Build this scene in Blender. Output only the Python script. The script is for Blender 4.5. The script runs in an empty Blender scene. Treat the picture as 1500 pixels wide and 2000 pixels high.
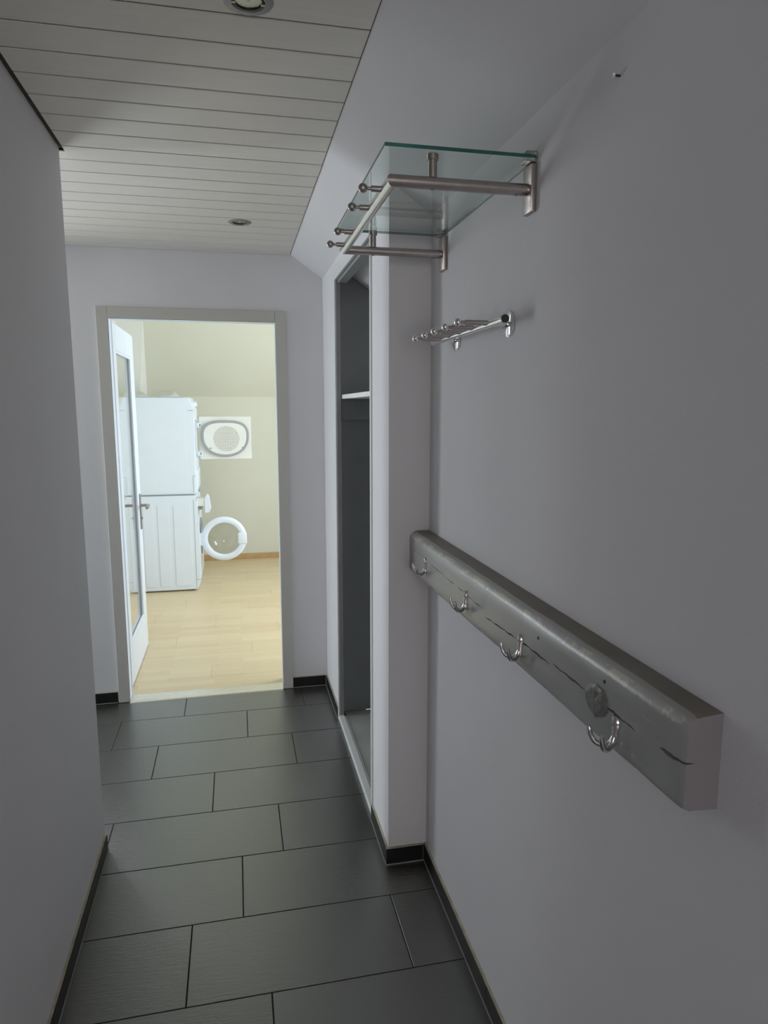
import bpy, bmesh, math, random
from mathutils import Vector, Matrix
random.seed(7)
R = math.radians
sc = bpy.context.scene
COL = sc.collection

# ------------------------------------------------------------------ camera, world, daylight, exposure
cam_d = bpy.data.cameras.new('camera')
cam_d.sensor_fit = 'VERTICAL'; cam_d.sensor_height = 36.0; cam_d.sensor_width = 27.0
cam_d.lens = 1330.6 / 2000 * 36.0
cam_d.clip_start = 0.02
cam = bpy.data.objects.new('camera', cam_d); COL.objects.link(cam)
cam.location = (0, 0, 1.57)
cam.rotation_euler = (R(90 - 8.603), 0, R(-12.26))
sc.camera = cam

world = bpy.data.worlds.new('sky'); sc.world = world; world.use_nodes = True
world.node_tree.nodes['Background'].inputs[0].default_value = (0.62, 0.76, 1.0, 1)
world.node_tree.nodes['Background'].inputs[1].default_value = 1.0

def daylight(name, loc, rot, sx, sy, power, color):
    l = bpy.data.lights.new(name, 'AREA'); l.shape = 'RECTANGLE'; l.size = sx; l.size_y = sy
    l.energy = power; l.color = color
    o = bpy.data.objects.new(name, l); COL.objects.link(o); o.location = loc; o.rotation_euler = rot
    return o
# daylight outside unseen windows; the back and side-door lamps are added hall fill
daylight('daylight_laundry_window', (2.06, 5.0, 1.45), (0, R(90), 0), 1.34, 1.9, 76, (0.84, 0.93, 1.0))
daylight('daylight_hall_window', (-4.36, 3.33, 1.45), (0, R(-90), 0), 1.3, .64, 85, (0.88, 0.94, 1.0))
daylight('hall_fill_back', (0.05, -3.16, 1.5), (R(90), 0, 0), 0.8, 1.2, 31, (1.0, 0.91, 0.875))  # added fill from behind the viewer, lifts the hall walls and ceiling
daylight('hall_fill_side', (-.70, -.62, 1.10), (0, R(-90), 0), 1.8, .74, 1.0, (1.0, 0.925, 0.90))  # added fill lamp behind the made-up side door
daylight('daylight_passage_window', (-1.60, 3.90, 1.45), (R(-90), 0, 0), .85, 1.3, 36, (0.95, 0.97, 1.0))

sc.view_settings.view_transform = 'Standard'
sc.view_settings.look = 'None'
sc.view_settings.gamma = 1.0
sc.view_settings.use_curve_mapping = False
sc.view_settings.exposure = 0.0

# ------------------------------------------------------------------ materials
MATS = {}
def nt(name):
    m = bpy.data.materials.new(name); m.use_nodes = True
    t = m.node_tree; b = t.nodes['Principled BSDF']; MATS[name] = m
    return m, t, b
def lk(t, a, b): t.links.new(a, b)
def coords(t, scale=(1, 1, 1), kind='Object'):
    tc = t.nodes.new('ShaderNodeTexCoord'); mp = t.nodes.new('ShaderNodeMapping')
    mp.inputs['Scale'].default_value = scale; lk(t, tc.outputs[kind], mp.inputs['Vector'])
    return mp.outputs['Vector']
def noise(t, vec, scale, detail=3, rough=.5):
    n = t.nodes.new('ShaderNodeTexNoise'); n.inputs['Scale'].default_value = scale
    n.inputs['Detail'].default_value = detail; n.inputs['Roughness'].default_value = rough
    lk(t, vec, n.inputs['Vector']); return n.outputs['Fac']
def ramp(t, fac, stops):
    r = t.nodes.new('ShaderNodeValToRGB'); e = r.color_ramp.elements
    while len(e) < len(stops): e.new(0.5)
    for k, (p, c) in enumerate(stops):
        e[k].position = p; e[k].color = (*c, 1) if len(c) == 3 else c
    lk(t, fac, r.inputs['Fac']); return r.outputs['Color']
def bump(t, b, h, strength, dist=.001):
    n = t.nodes.new('ShaderNodeBump'); n.inputs['Strength'].default_value = strength
    n.inputs['Distance'].default_value = dist
    lk(t, h, n.inputs['Height']); lk(t, n.outputs['Normal'], b.inputs['Normal'])
def mixc(t, fac, a, b, mode='MIX'):
    m = t.nodes.new('ShaderNodeMix'); m.data_type = 'RGBA'; m.blend_type = mode
    for s, v in ((0, fac), (6, a), (7, b)):
        if hasattr(v, 'links'): lk(t, v, m.inputs[s])
        else: m.inputs[s].default_value = v if s == 0 else (*v, 1)
    return m.outputs[2]

def plain(name, col, rough=.5, metal=0.0, spec=.5, var=.04, vscale=8, bstr=0, bscale=200, bdist=.0005, coat=0):
    m, t, b = nt(name)
    v = coords(t)
    f = noise(t, v, vscale, 3)
    lo = tuple(max(0, c * (1 - var)) for c in col); hi = tuple(min(1, c * (1 + var)) for c in col)
    lk(t, ramp(t, f, [(.3, lo), (.7, hi)]), b.inputs['Base Color'])
    b.inputs['Roughness'].default_value = rough; b.inputs['Metallic'].default_value = metal
    b.inputs['Specular IOR Level'].default_value = spec
    b.inputs['Coat Weight'].default_value = coat
    if bstr: bump(t, b, noise(t, v, bscale, 4, .6), bstr, bdist)
    return m

def make_wall_paint(name, col):
    m, t, b = nt(name); v = coords(t)
    f = noise(t, v, 3.0, 4, .55)
    lk(t, ramp(t, f, [(.25, tuple(c * .965 for c in col)), (.75, col)]), b.inputs['Base Color'])
    b.inputs['Roughness'].default_value = .88; b.inputs['Specular IOR Level'].default_value = .25
    bump(t, b, noise(t, v, 170, 5, .65), .28, .0012)
    return m
make_wall_paint('wall_paint', (.745, .735, .745))
make_wall_paint('laundry_paint', (.76, .745, .625))
make_wall_paint('laundry_white', (.86, .85, .79))

def make_board():
    m, t, b = nt('board_paint'); v = coords(t, (1.2, 14, 14)); oi = t.nodes.new('ShaderNodeObjectInfo')
    f = noise(t, v, 4, 5, .6)
    c = ramp(t, f, [(.2, (.76, .725, .665)), (.75, (.82, .785, .73))])
    c2 = mixc(t, .10, c, ramp(t, oi.outputs['Random'], [(0, (.55, .52, .47)), (1, (.84, .82, .77))]))
    lk(t, c2, b.inputs['Base Color']); b.inputs['Roughness'].default_value = .42
    bump(t, b, f, .12, .0006)
make_board()
plain('brown_gap', (.21, .085, .06), .8, var=.2)
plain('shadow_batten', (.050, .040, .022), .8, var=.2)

def make_tile(name, base, rough):
    m, t, b = nt(name); oi = t.nodes.new('ShaderNodeObjectInfo')
    tc = t.nodes.new('ShaderNodeTexCoord'); mp = t.nodes.new('ShaderNodeMapping'); mp.inputs['Scale'].default_value = (1, 1, 1)
    lk(t, tc.outputs['Object'], mp.inputs['Vector'])
    cmb = t.nodes.new('ShaderNodeCombineXYZ')
    mul = t.nodes.new('ShaderNodeMath'); mul.operation = 'MULTIPLY'; mul.inputs[1].default_value = 37.0
    lk(t, oi.outputs['Random'], mul.inputs[0]); lk(t, mul.outputs[0], cmb.inputs[0]); lk(t, mul.outputs[0], cmb.inputs[2])
    lk(t, cmb.outputs[0], mp.inputs['Location'])
    v = mp.outputs['Vector']
    st = t.nodes.new('ShaderNodeMapping'); st.inputs['Scale'].default_value = (5, 30, 10); lk(t, v, st.inputs['Vector'])
    f1 = noise(t, st.outputs['Vector'], 5, 6, .62)
    f2 = noise(t, v, 4.5, 4, .6)
    f3 = noise(t, v, 210, 3, .7)
    lo = tuple(c * .72 for c in base); hi = tuple(c * 1.35 for c in base)
    c = ramp(t, f2, [(.25, lo), (.75, hi)])
    c = mixc(t, .35, c, ramp(t, f1, [(.3, lo), (.7, hi)]))
    lk(t, c, b.inputs['Base Color'])
    rr = t.nodes.new('ShaderNodeMapRange'); rr.inputs[3].default_value = rough - .03; rr.inputs[4].default_value = rough + .05
    lk(t, f2, rr.inputs[0]); lk(t, rr.outputs[0], b.inputs['Roughness'])
    b.inputs['Specular IOR Level'].default_value = .85 if rough < .4 else .3; b.inputs['IOR'].default_value = 1.95 if rough < .4 else 1.5
    ad = t.nodes.new('ShaderNodeMath'); ad.operation = 'MULTIPLY_ADD'; ad.inputs[1].default_value = .35
    lk(t, f3, ad.inputs[0]); lk(t, f1, ad.inputs[2])
    b.inputs['Coat Weight'].default_value = .45 if rough < .4 else 0; b.inputs['Coat Roughness'].default_value = .3
    bump(t, b, ad.outputs[0], .7, .0016)
make_tile('slate_tile', (.024, .0245, .0185), .285)
make_tile('skirting_slate', (.011, .011, .011), .45)
plain('grout_dark', (.018, .017, .015), .9)
plain('grout_light', (.30, .29, .27), .9, var=.15)
plain('caulk', (.40, .36, .27), .8, var=.2, vscale=30)
plain('frame_grey', (.54, .525, .485), .5, var=.02)
plain('door_lacquer', (.81, .865, .945), .32, var=.01)
plain('white_trim', (.78, .78, .76), .45, var=.02)
plain('closet_grey', (.30, .31, .31), .62, var=.05)
plain('closet_floor', (.40, .41, .385), .5, var=.06)
plain('closet_frame', (.70, .71, .70), .45, var=.03)
plain('shelf_white', (.86, .86, .83), .4, var=.02)
plain('appliance_white', (.82, .885, .965), .28, var=.008)
plain('appliance_plastic', (.80, .86, .95), .3, var=.008)
plain('appliance_inner', (.80, .79, .72), .45, var=.02)
plain('gap_grey', (.30, .31, .32), .7)
plain('seal_grey', (.36, .37, .38), .5, var=.05)
plain('dark_rubber', (.03, .03, .03), .6)
plain('brushed_steel', (.47, .425, .40), .33, metal=1, var=.05, vscale=60)
plain('polished_steel', (.62, .60, .57), .22, metal=1, var=.03)
plain('chrome', (.86, .86, .86), .06, metal=1, var=.01)
plain('hook_metal', (.64, .62, .62), .17, metal=1, var=.05)
plain('spot_ring', (.30, .30, .30), .45, metal=.6, var=.03)
plain('spot_dark', (.03, .03, .03), .35)
plain('bulb_reflector', (.40, .43, .40), .2, metal=1, var=.04, vscale=120, bstr=.5, bscale=160, bdist=.002)
plain('threshold_metal', (.80, .77, .68), .30, metal=1, var=.05, vscale=40)
plain('window_white', (.80, .80, .80), .4)
plain('tape', (.17, .165, .155), .26, var=.18, vscale=90, bstr=.6, bscale=110, bdist=.003)

def make_beam(name, chip_sheen):
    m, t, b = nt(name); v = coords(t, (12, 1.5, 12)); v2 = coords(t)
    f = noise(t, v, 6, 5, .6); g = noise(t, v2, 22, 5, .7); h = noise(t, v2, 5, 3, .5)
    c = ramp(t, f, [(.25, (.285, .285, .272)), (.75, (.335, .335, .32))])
    mask = ramp(t, g, [(.66 - chip_sheen, (0, 0, 0)), (.70 - chip_sheen, (1, 1, 1))])
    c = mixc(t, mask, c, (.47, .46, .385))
    lk(t, c, b.inputs['Base Color']); b.inputs['Specular IOR Level'].default_value = .8; b.inputs['IOR'].default_value = 1.7
    rr = t.nodes.new('ShaderNodeMapRange'); rr.inputs[3].default_value = .27; rr.inputs[4].default_value = .42
    lk(t, h, rr.inputs[0]); lk(t, rr.outputs[0], b.inputs['Roughness'])
    s = t.nodes.new('ShaderNodeMath'); s.operation = 'ADD'; lk(t, f, s.inputs[0]); lk(t, g, s.inputs[1])
    bump(t, b, s.outputs[0], .16, .0006)
make_beam('beam_paint', -.16); make_beam('beam_worn_highlight', .17)  # second one: chipped top edge, its cream also paints in the reflected highlight
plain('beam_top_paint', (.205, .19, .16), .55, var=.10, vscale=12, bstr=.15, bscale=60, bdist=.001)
plain('beam_end_paint', (.25, .228, .237), .8, var=.04, bstr=.2, bscale=170, bdist=.001)

def make_wood():
    m, t, b = nt('beech_laminate'); oi = t.nodes.new('ShaderNodeObjectInfo')
    v = coords(t)
    br = t.nodes.new('ShaderNodeTexBrick'); br.offset = .37; br.squash = 1
    br.inputs['Scale'].default_value = 1.0; br.inputs['Brick Width'].default_value = .43; br.inputs['Row Height'].default_value = .0645
    br.inputs['Mortar Size'].default_value = .0009; br.inputs['Bias'].default_value = 0
    br.inputs['Color1'].default_value = (.70, .55, .325, 1); br.inputs['Color2'].default_value = (.80, .66, .43, 1)
    br.inputs['Mortar'].default_value = (.58, .42, .24, 1)
    lk(t, v, br.inputs['Vector'])
    g = noise(t, coords(t, (3, 60, 3)), 3, 4, .6)
    c = mixc(t, .35, br.outputs['Color'], ramp(t, g, [(.25, (.68, .52, .30)), (.75, (.83, .69, .47))]))
    c = mixc(t, .12, c, ramp(t, oi.outputs['Random'], [(0, (.55, .36, .17)), (1, (.86, .68, .44))]))
    lk(t, c, b.inputs['Base Color']); b.inputs['Roughness'].default_value = .30
    b.inputs['Specular IOR Level'].default_value = .5
make_wood()
plain('beech_skirting', (.56, .36, .17), .4, var=.08, vscale=20)

def make_pane(name, tint, gloss=.0):
    m = bpy.data.materials.new(name); m.use_nodes = True; t = m.node_tree; t.nodes.clear(); MATS[name] = m
    out = t.nodes.new('ShaderNodeOutputMaterial'); tr = t.nodes.new('ShaderNodeBsdfTransparent'); gl = t.nodes.new('ShaderNodeBsdfGlossy')
    gl.inputs['Roughness'].default_value = .01; gl.inputs['Color'].default_value = (1, 1, 1, 1)
    tr.inputs['Color'].default_value = (*tint, 1)
    lw = t.nodes.new('ShaderNodeLayerWeight'); pw = t.nodes.new('ShaderNodeMath'); pw.operation = 'POWER'; pw.inputs[1].default_value = 4.0
    lw.inputs['Blend'].default_value = .5; lk(t, lw.outputs['Facing'], pw.inputs[0])
    fr = t.nodes.new('ShaderNodeMath'); fr.operation = 'MULTIPLY_ADD'; fr.inputs[1].default_value = .75; fr.inputs[2].default_value = .035
    lk(t, pw.outputs[0], fr.inputs[0])
    mx = t.nodes.new('ShaderNodeMixShader'); lk(t, fr.outputs[0], mx.inputs[0]); lk(t, tr.outputs[0], mx.inputs[1]); lk(t, gl.outputs[0], mx.inputs[2])
    lk(t, mx.outputs[0], out.inputs['Surface'])
make_pane('clear_pane', (.96, .97, .97)); make_pane('shelf_glass', (.885, .935, .915)); make_pane('door_bowl', (.90, .90, .885))
def make_edge():
    m, t, b = nt('glass_edge'); v = coords(t)
    lk(t, ramp(t, noise(t, v, 9, 2), [(.3, (.012, .085, .068)), (.7, (.022, .125, .10))]), b.inputs['Base Color'])
    b.inputs['Roughness'].default_value = .12; b.inputs['Transmission Weight'].default_value = .35
make_edge()
def make_grille():
    m, t, b = nt('perforated'); v = coords(t)
    vo = t.nodes.new('ShaderNodeTexVoronoi'); vo.inputs['Scale'].default_value = 95; vo.inputs['Randomness'].default_value = .12
    lk(t, v, vo.inputs['Vector'])
    lk(t, ramp(t, vo.outputs['Distance'], [(.30, (.26, .25, .21)), (.36, (.76, .74, .66))]), b.inputs['Base Color'])
    b.inputs['Roughness'].default_value = .5
make_grille()
def make_plastic():
    m, t, b = nt('milky_plastic'); v = coords(t)
    lk(t, ramp(t, noise(t, v, 14, 3), [(.3, (.88, .88, .80)), (.7, (.95, .95, .90))]), b.inputs['Base Color'])
    b.inputs['Roughness'].default_value = .3; b.inputs['Transmission Weight'].default_value = .25
    b.inputs['Alpha'].default_value = .82
make_plastic()

# ------------------------------------------------------------------ mesh helpers
def tag(o, label=None, cat=None, group=None, kind=None):
    if label: o['label'] = label
    if cat: o['category'] = cat
    if group: o['group'] = group
    if kind: o['kind'] = kind
    return o
ORG = {}
def thing(name, loc, label=None, cat=None, group=None, kind=None):
    o = bpy.data.objects.new(name, None); COL.objects.link(o); o.location = loc; o.empty_display_size = .05
    ORG[o] = Vector(loc); return tag(o, label, cat, group, kind)
def link(name, bm, mats, parent=None, smooth=False, origin=None):
    """bm is in world coordinates; the object is placed relative to its parent (or at its own origin)."""
    org = ORG[parent] if parent is not None else Vector(origin or (0, 0, 0))
    bm.transform(Matrix.Translation(-org))
    bmesh.ops.recalc_face_normals(bm, faces=bm.faces)
    me = bpy.data.meshes.new(name); bm.to_mesh(me); bm.free()
    for m in (mats if isinstance(mats, (list, tuple)) else [mats]): me.materials.append(MATS[m])
    if smooth:
        for p in me.polygons: p.use_smooth = True
        me.set_sharp_from_angle(angle=R(40))
    o = bpy.data.objects.new(name, me); COL.objects.link(o)
    if parent is not None: o.parent = parent; ORG[o] = org
    else: o.location = org; ORG[o] = org
    return o
def BM(): return bmesh.new()
def box(bm, x0, x1, y0, y1, z0, z1, bev=0, seg=1, mi=0):
    vs = [bm.verts.new(p) for p in ((x0,y0,z0),(x1,y0,z0),(x1,y1,z0),(x0,y1,z0),(x0,y0,z1),(x1,y0,z1),(x1,y1,z1),(x0,y1,z1))]
    fs = [bm.faces.new([vs[i] for i in f]) for f in ((0,3,2,1),(4,5,6,7),(0,1,5,4),(1,2,6,5),(2,3,7,6),(3,0,4,7))]
    for f in fs: f.material_index = mi
    if bev:
        es = list({e for f in fs for e in f.edges})
        bmesh.ops.bevel(bm, geom=es, offset=bev, segments=seg, affect='EDGES', profile=.5)
    return bm
def frame_of(d):
    d = Vector(d).normalized(); a = Vector((0, 0, 1)) if abs(d.z) < .9 else Vector((1, 0, 0))
    u = d.cross(a).normalized(); return d, u, d.cross(u).normalized()
def lathe(bm, base, axis, prof, n=24, mi=0):
    """prof: list of (distance along axis, radius)"""
    d, u, w = frame_of(axis); base = Vector(base); rings = []
    for (h, r) in prof:
        if r <= 1e-6: rings.append([bm.verts.new(base + d * h)])
        else: rings.append([bm.verts.new(base + d * h + (u * math.cos(2*math.pi*k/n) + w * math.sin(2*math.pi*k/n)) * r) for k in range(n)])
    for a, b in zip(rings, rings[1:]):
        for k in range(n):
            k2 = (k + 1) % n
            if len(a) == 1 and len(b) == 1: continue
            if len(a) == 1: f = bm.faces.new((a[0], b[k], b[k2]))
            elif len(b) == 1: f = bm.faces.new((a[k], a[k2], b[0]))
            else: f = bm.faces.new((a[k], a[k2], b[k2], b[k]))
            f.material_index = mi
    for rg, flip in ((rings[0], 1), (rings[-1], 0)):
        if len(rg) > 2 and prof[0] != prof[-1]:
            f = bm.faces.new(rg[::-1] if flip else rg); f.material_index = mi
    return bm
def cyl(bm, p0, p1, r, n=20, mi=0, bev=0):
    L = (Vector(p1) - Vector(p0)).length
    pr = [(0, r), (L, r)] if not bev else [(0, r - bev), (bev, r), (L - bev, r), (L, r - bev)]
    return lathe(bm, p0, Vector(p1) - Vector(p0), pr, n, mi)
def ball(bm, c, r, axis=(0, 0, 1), n=20, m=12):
    d = Vector(axis).normalized()
    return lathe(bm, Vector(c) - d * r, d, [(r - r * math.cos(math.pi*k/m), r * math.sin(math.pi*k/m) if 0 < k < m else 0) for k in range(m + 1)], n)
def tube(bm, pts, radii, n=12, flat=1.0):
    pts = [Vector(p) for p in pts]; rings = []; prev = None
    for i, p in enumerate(pts):
        t = ((pts[min(i+1, len(pts)-1)] - pts[max(i-1, 0)])).normalized()
        if prev is None: _, u, w = frame_of(t)
        else:
            u = (prev - t * prev.dot(t)).normalized(); w = t.cross(u)
        prev = u
        r = radii[i] if isinstance(radii, (list, tuple)) else radii
        rings.append([bm.verts.new(p + (u * math.cos(2*math.pi*k/n) * flat + w * math.sin(2*math.pi*k/n)) * r) for k in range(n)])
    for a, b in zip(rings, rings[1:]):
        for k in range(n): bm.faces.new((a[k], a[(k+1) % n], b[(k+1) % n], b[k]))
    bm.faces.new(rings[0][::-1]); bm.faces.new(rings[-1]); return bm
def spline(ctrl, n=24):
    P = [Vector(p) for p in ctrl]; P = [2*P[0]-P[1]] + P + [2*P[-1]-P[-2]]; out = []
    segs = len(P) - 3
    for s in range(segs):
        for k in range(n // segs + 1):
            t = k / (n // segs + 1); a, b, c, d = P[s:s+4]
            out.append(.5*((2*b)+(c-a)*t+(2*a-5*b+4*c-d)*t*t+(3*b-a-3*c+d)*t**3))
    out.append(P[-2]); return out
def extrude(bm, poly, axis, a, b, mi=0):
    """poly: 2-D points in the plane normal to axis ('x': (y,z), 'y': (x,z), 'z': (x,y))"""
    def P(q, h): return {'x': (h, q[0], q[1]), 'y': (q[0], h, q[1]), 'z': (q[0], q[1], h)}[axis]
    A = [bm.verts.new(P(q, a)) for q in poly]; B = [bm.verts.new(P(q, b)) for q in poly]; n = len(poly)
    fs = [bm.faces.new(A[::-1]), bm.faces.new(B)] + [bm.faces.new((A[k], A[(k+1) % n], B[(k+1) % n], B[k])) for k in range(n)]
    for f in fs: f.material_index = mi
    return fs
def rrect(x0, x1, z0, z1, r, n=5):
    out = []
    for cx, cz, a0 in ((x1-r, z1-r, 0), (x0+r, z1-r, 90), (x0+r, z0+r, 180), (x1-r, z0+r, 270)):
        for k in range(n + 1):
            a = R(a0 + 90*k/n); out.append((cx + r*math.cos(a), cz + r*math.sin(a)))
    return out
def boolean_cut(o, cutters):
    bpy.context.view_layer.update()
    for c in cutters:
        md = o.modifiers.new('cut', 'BOOLEAN'); md.operation = 'DIFFERENCE'; md.object = c; md.solver = 'EXACT'
    dg = bpy.context.evaluated_depsgraph_get()
    me = bpy.data.meshes.new_from_object(o.evaluated_get(dg)); o.modifiers.clear(); o.data = me
    for c in cutters: bpy.data.objects.remove(c)
def struct(name, bm, mats, label, cat=None, smooth=False):
    return tag(link(name, bm, mats, None, smooth), label, cat or name.split('_')[0], kind='structure')

# ------------------------------------------------------------------ key dimensions (metres)
XL, XR, XC = -.503, .611, .476       # left wall, right wall, wardrobe wall
YE, YC, YF = 2.405, 2.118, 3.72      # end of left wall, corner of wardrobe wall, far wall
ZC = 2.36
def slope_z(x): return ZC - .68 * (x - .313)
XW = -4.2                            # window wall of the side passage
YB = -3.0

# ------------------------------------------------------------------ walls
b = BM(); box(b, XL-.12, XL, -.22, YE, 0, ZC+.03); box(b, XL-.12, XL, YB, -1.02, 0, ZC+.03); box(b, XL-.12, XL, -1.02, -.22, 2.05, ZC+.03); struct('wall_left', b, 'wall_paint', 'plain white left wall of the hall ending before the far door', 'wall')
b = BM(); box(b, XW, XL-.12, YE-.1, YE, 0, ZC+.03); struct('wall_side_passage_unseen', b, 'closet_grey', 'unseen wall of the side passage, greyed to cut bounced light', 'wall')  # grey invented for this unseen wall to dim the bounce on the far wall
b = BM(); box(b, XR, XR+.1, YB, YC+.05, 0, slope_z(XR)+.02); struct('wall_right', b, 'wall_paint', 'white right wall carrying the beam and the coat racks', 'wall')
b = BM(); extrude(b, [(XC, 0), (1.25, 0), (1.25, slope_z(1.25)+.02), (XC, slope_z(XC)+.02)], 'y', YC, 2.33); struct('wall_wardrobe_corner', b, 'wall_paint', 'white projecting wall corner between coat racks and wardrobe opening', 'wall')
b = BM()
box(b, XC, XC+.020, 2.33, 2.385, 0, slope_z(XC))
box(b, XC, XC+.020, 3.275, YF, 0, slope_z(XC)+.01)
box(b, XC, XC+.055, 2.385, 3.275, 2.207, slope_z(XC)+.005)
struct('wall_wardrobe', b, 'wall_paint', 'bright white wall strip between wardrobe opening and far wall', 'wall')
DX0, DX1, DZ = -.602, .222, 2.018
b = BM()
box(b, XW-.1, -2.05, YF, YF+.14, 0, 2.68); box(b, -1.15, DX0-.03, YF, YF+.14, 0, 2.68)
box(b, -2.05, -1.15, YF, YF+.14, 0, .8); box(b, -2.05, -1.15, YF, YF+.14, 2.12, 2.68)
box(b, DX1+.03, 2.0, YF, YF+.14, 0, 2.68); box(b, DX0-.03, DX1+.03, YF, YF+.14, DZ+.03, 2.68)
struct('wall_far', b, 'wall_paint', 'white far wall around the laundry room doorway', 'wall')
b = BM()
for (y0, y1, z0, z1) in ((YE-.1, 3.0, 0, 2.4), (3.66, YF, 0, 2.4), (3.0, 3.66, 0, .85), (3.0, 3.66, 2.1, 2.4)): box(b, XW-.1, XW, y0, y1, z0, z1)
struct('wall_passage_window', b, 'wall_paint', 'outer wall with the window of the side passage', 'wall')
b = BM()
for (x0, x1, z0, z1) in ((XL-.12, -.35, 0, 2.4), (.45, .72, 0, 2.4), (-.35, .45, 0, .9), (-.35, .45, 2.1, 2.4)): box(b, x0, x1, YB-.1, YB, z0, z1)
struct('wall_back', b, 'wall_paint', 'unseen rear wall of the hall around the added small window', 'wall')

b = BM(); extrude(b, [(.309, ZC+.003), (1.3, slope_z(1.3)), (1.3, slope_z(1.3)+.12), (.309, ZC+.12)], 'y', YB, YF)
struct('ceiling_slope', b, 'wall_paint', 'smooth white sloping ceiling above the coat racks', 'ceiling')

# plank ceiling
b = BM(); box(b, XW, .309, YB, YF, ZC+.0032, ZC+.05)
ceil = struct('ceiling', b, 'brown_gap', 'flat ceiling of white painted boards with dark brown grooves', 'ceiling')
P0, PS = 1.5466, .1173
spots = [(.052, 1.492), (.048, 3.128)]
cs = []
for (sx, sy) in spots:
    cb = BM(); cyl(cb, (sx, sy, ZC-.03), (sx, sy, ZC+.04), .040, 32); cs.append(link('cutter', cb, 'spot_dark'))
cb = BM(); box(cb, XL-.004, XL+.0148, YB+.01, YE+.012, ZC-.01, ZC+.02); cs.append(link('cutter', cb, 'spot_dark'))
boolean_cut(ceil, cs)
k = -38
while True:
    y0, y1 = P0 + PS*k + .0031, P0 + PS*(k+1) - .0031; k += 1
    if y0 > YF - .01: break
    if y1 < YB + .02: continue
    y1 = min(y1, YF - .003); xr = .3065
    b = BM()
    if y1 <= YE + .012: box(b, XL+.015, xr, y0, y1, ZC, ZC+.013, .0016)
    elif y0 < YE + .012:
        extrude(b, [(XL+.015, y0), (xr, y0), (xr, y1), (XW, y1), (XW, YE+.012), (XL+.015, YE+.012)], 'z', ZC, ZC+.013)
    else: box(b, XW, xr, y0, y1, ZC, ZC+.013, .0016)
    o = link('ceiling_board', b, 'board_paint', ceil)
    cuts = []
    for (sx, sy) in spots:
        if y0 < sy + .03 and y1 > sy - .03:
            cb = BM(); cyl(cb, (sx, sy, ZC-.03), (sx, sy, ZC+.03), .0405, 32); cuts.append(link('cutter', cb, 'spot_dark'))
    if cuts: boolean_cut(o, cuts)
# dark shadow gap along the left wall
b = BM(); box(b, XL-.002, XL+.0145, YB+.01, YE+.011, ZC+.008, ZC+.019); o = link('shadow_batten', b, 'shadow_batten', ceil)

# ------------------------------------------------------------------ hall floor: slate tiles
b = BM(); box(b, XW, XR+.02, YB, YF+.02, -.06, -.0022)
floor = struct('floor', b, 'grout_dark', 'hall floor of dark slate tiles laid in running bond', 'floor')
rows = {0: -.304, 1: .0145, 2: .226, 3: -.134, 4: .123, 5: -.022, 6: -.176, 7: .05, 8: .27, 9: -.1, 10: .2, 11: 0, 12: .1, 13: -.2, 14: .05, 15: .2, 16: -.1, 17: .1, 18: 0, 19: .2, 20: .1, 21: 0, 22: .2}
TL = .624; J = .0017
for r, xo in rows.items():
    y1 = 3.767 - .3003*r; y0 = y1 - .3003
    if y1 < YB: break
    lo = XL if y1 < YE + .02 else XW
    xk = xo - TL*7
    while xk < XR:
        hi = XR if y1 < YC + .2 else XC
        a, c = max(xk, lo) + (J if xk > lo else 0), min(xk + TL, hi) - (J if xk + TL < hi else 0)
        yy0, yy1 = max(y0, YB) + J, min(y1, 3.70) - J
        if c - a > .012 and yy1 - yy0 > .01:
            b = BM(); box(b, a, c, yy0, yy1, -.010, 0, .0009); link('floor_tile', b, 'slate_tile', floor)
        xk += TL
# the strip of tile row beside the left wall end where the passage begins
b = BM(); box(b, XW, XL-.0, YE+.002, 2.565, -.010, -.0004); link('floor_tile', b, 'slate_tile', floor)

# ------------------------------------------------------------------ skirting tiles
def skirting(name, p0, p1, nrm, label, seg=.62, cap0=0, cap1=0):
    """a run of skirting tiles on a wall from p0 to p1 (x,y), standing off along nrm"""
    p0 = Vector((*p0, 0)); p1 = Vector((*p1, 0)); n = Vector((*nrm, 0)); d = p1 - p0; L = d.length; d.normalize()
    root = thing(name, p0, label, 'baseboard', kind='structure')
    def run(bm, a, c, t0, t1, z0, z1, bev=0):
        q = [p0 + d*a + n*t0, p0 + d*c + n*t1]
        box(bm, min(q[0].x, q[1].x), max(q[0].x, q[1].x), min(q[0].y, q[1].y), max(q[0].y, q[1].y), z0, z1, bev)
    a = 0
    while a < L - .004:
        c = min(a + seg, L); b = BM(); run(b, a + .0008, c - .0008, -.002, .0095, .0035, .059, .0007); link('skirting_tile', b, 'skirting_slate', root); a = c
    b = BM(); run(b, 0, L, -.002, .0075, .059, .0615); link('caulk_line', b, 'caulk', root)
    b = BM(); run(b, 0, L, -.002, .0115, 0, .0035); link('grout_line', b, 'grout_light', root)
skirting('baseboard_left', (XL, -.22), (XL, YE), (1, 0), 'dark slate skirting along the plain left wall')
skirting('baseboard_right', (XR, YC), (XR, YB), (-1, 0), 'dark slate skirting under the long beam on the right wall')
skirting('baseboard_corner', (XC-.0095, YC), (XR-.0115, YC), (0, -1), 'short dark skirting tile across the projecting wall corner')
skirting('baseboard_wardrobe_near', (XC, YC), (XC, 2.385), (-1, 0), 'short dark skirting piece between wall corner and wardrobe opening')
skirting('baseboard_wardrobe_far', (XC, 3.277), (XC, YF-.0115), (-1, 0), 'short dark skirting piece between wardrobe opening and far wall')
skirting('baseboard_far_right', (.279, YF), (XC-.0115, YF), (0, -1), 'dark skirting tile to the right of the laundry doorway')
skirting('baseboard_far_left', (XW, YF), (-.663, YF), (0, -1), 'dark skirting tile to the left of the laundry doorway')

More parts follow.
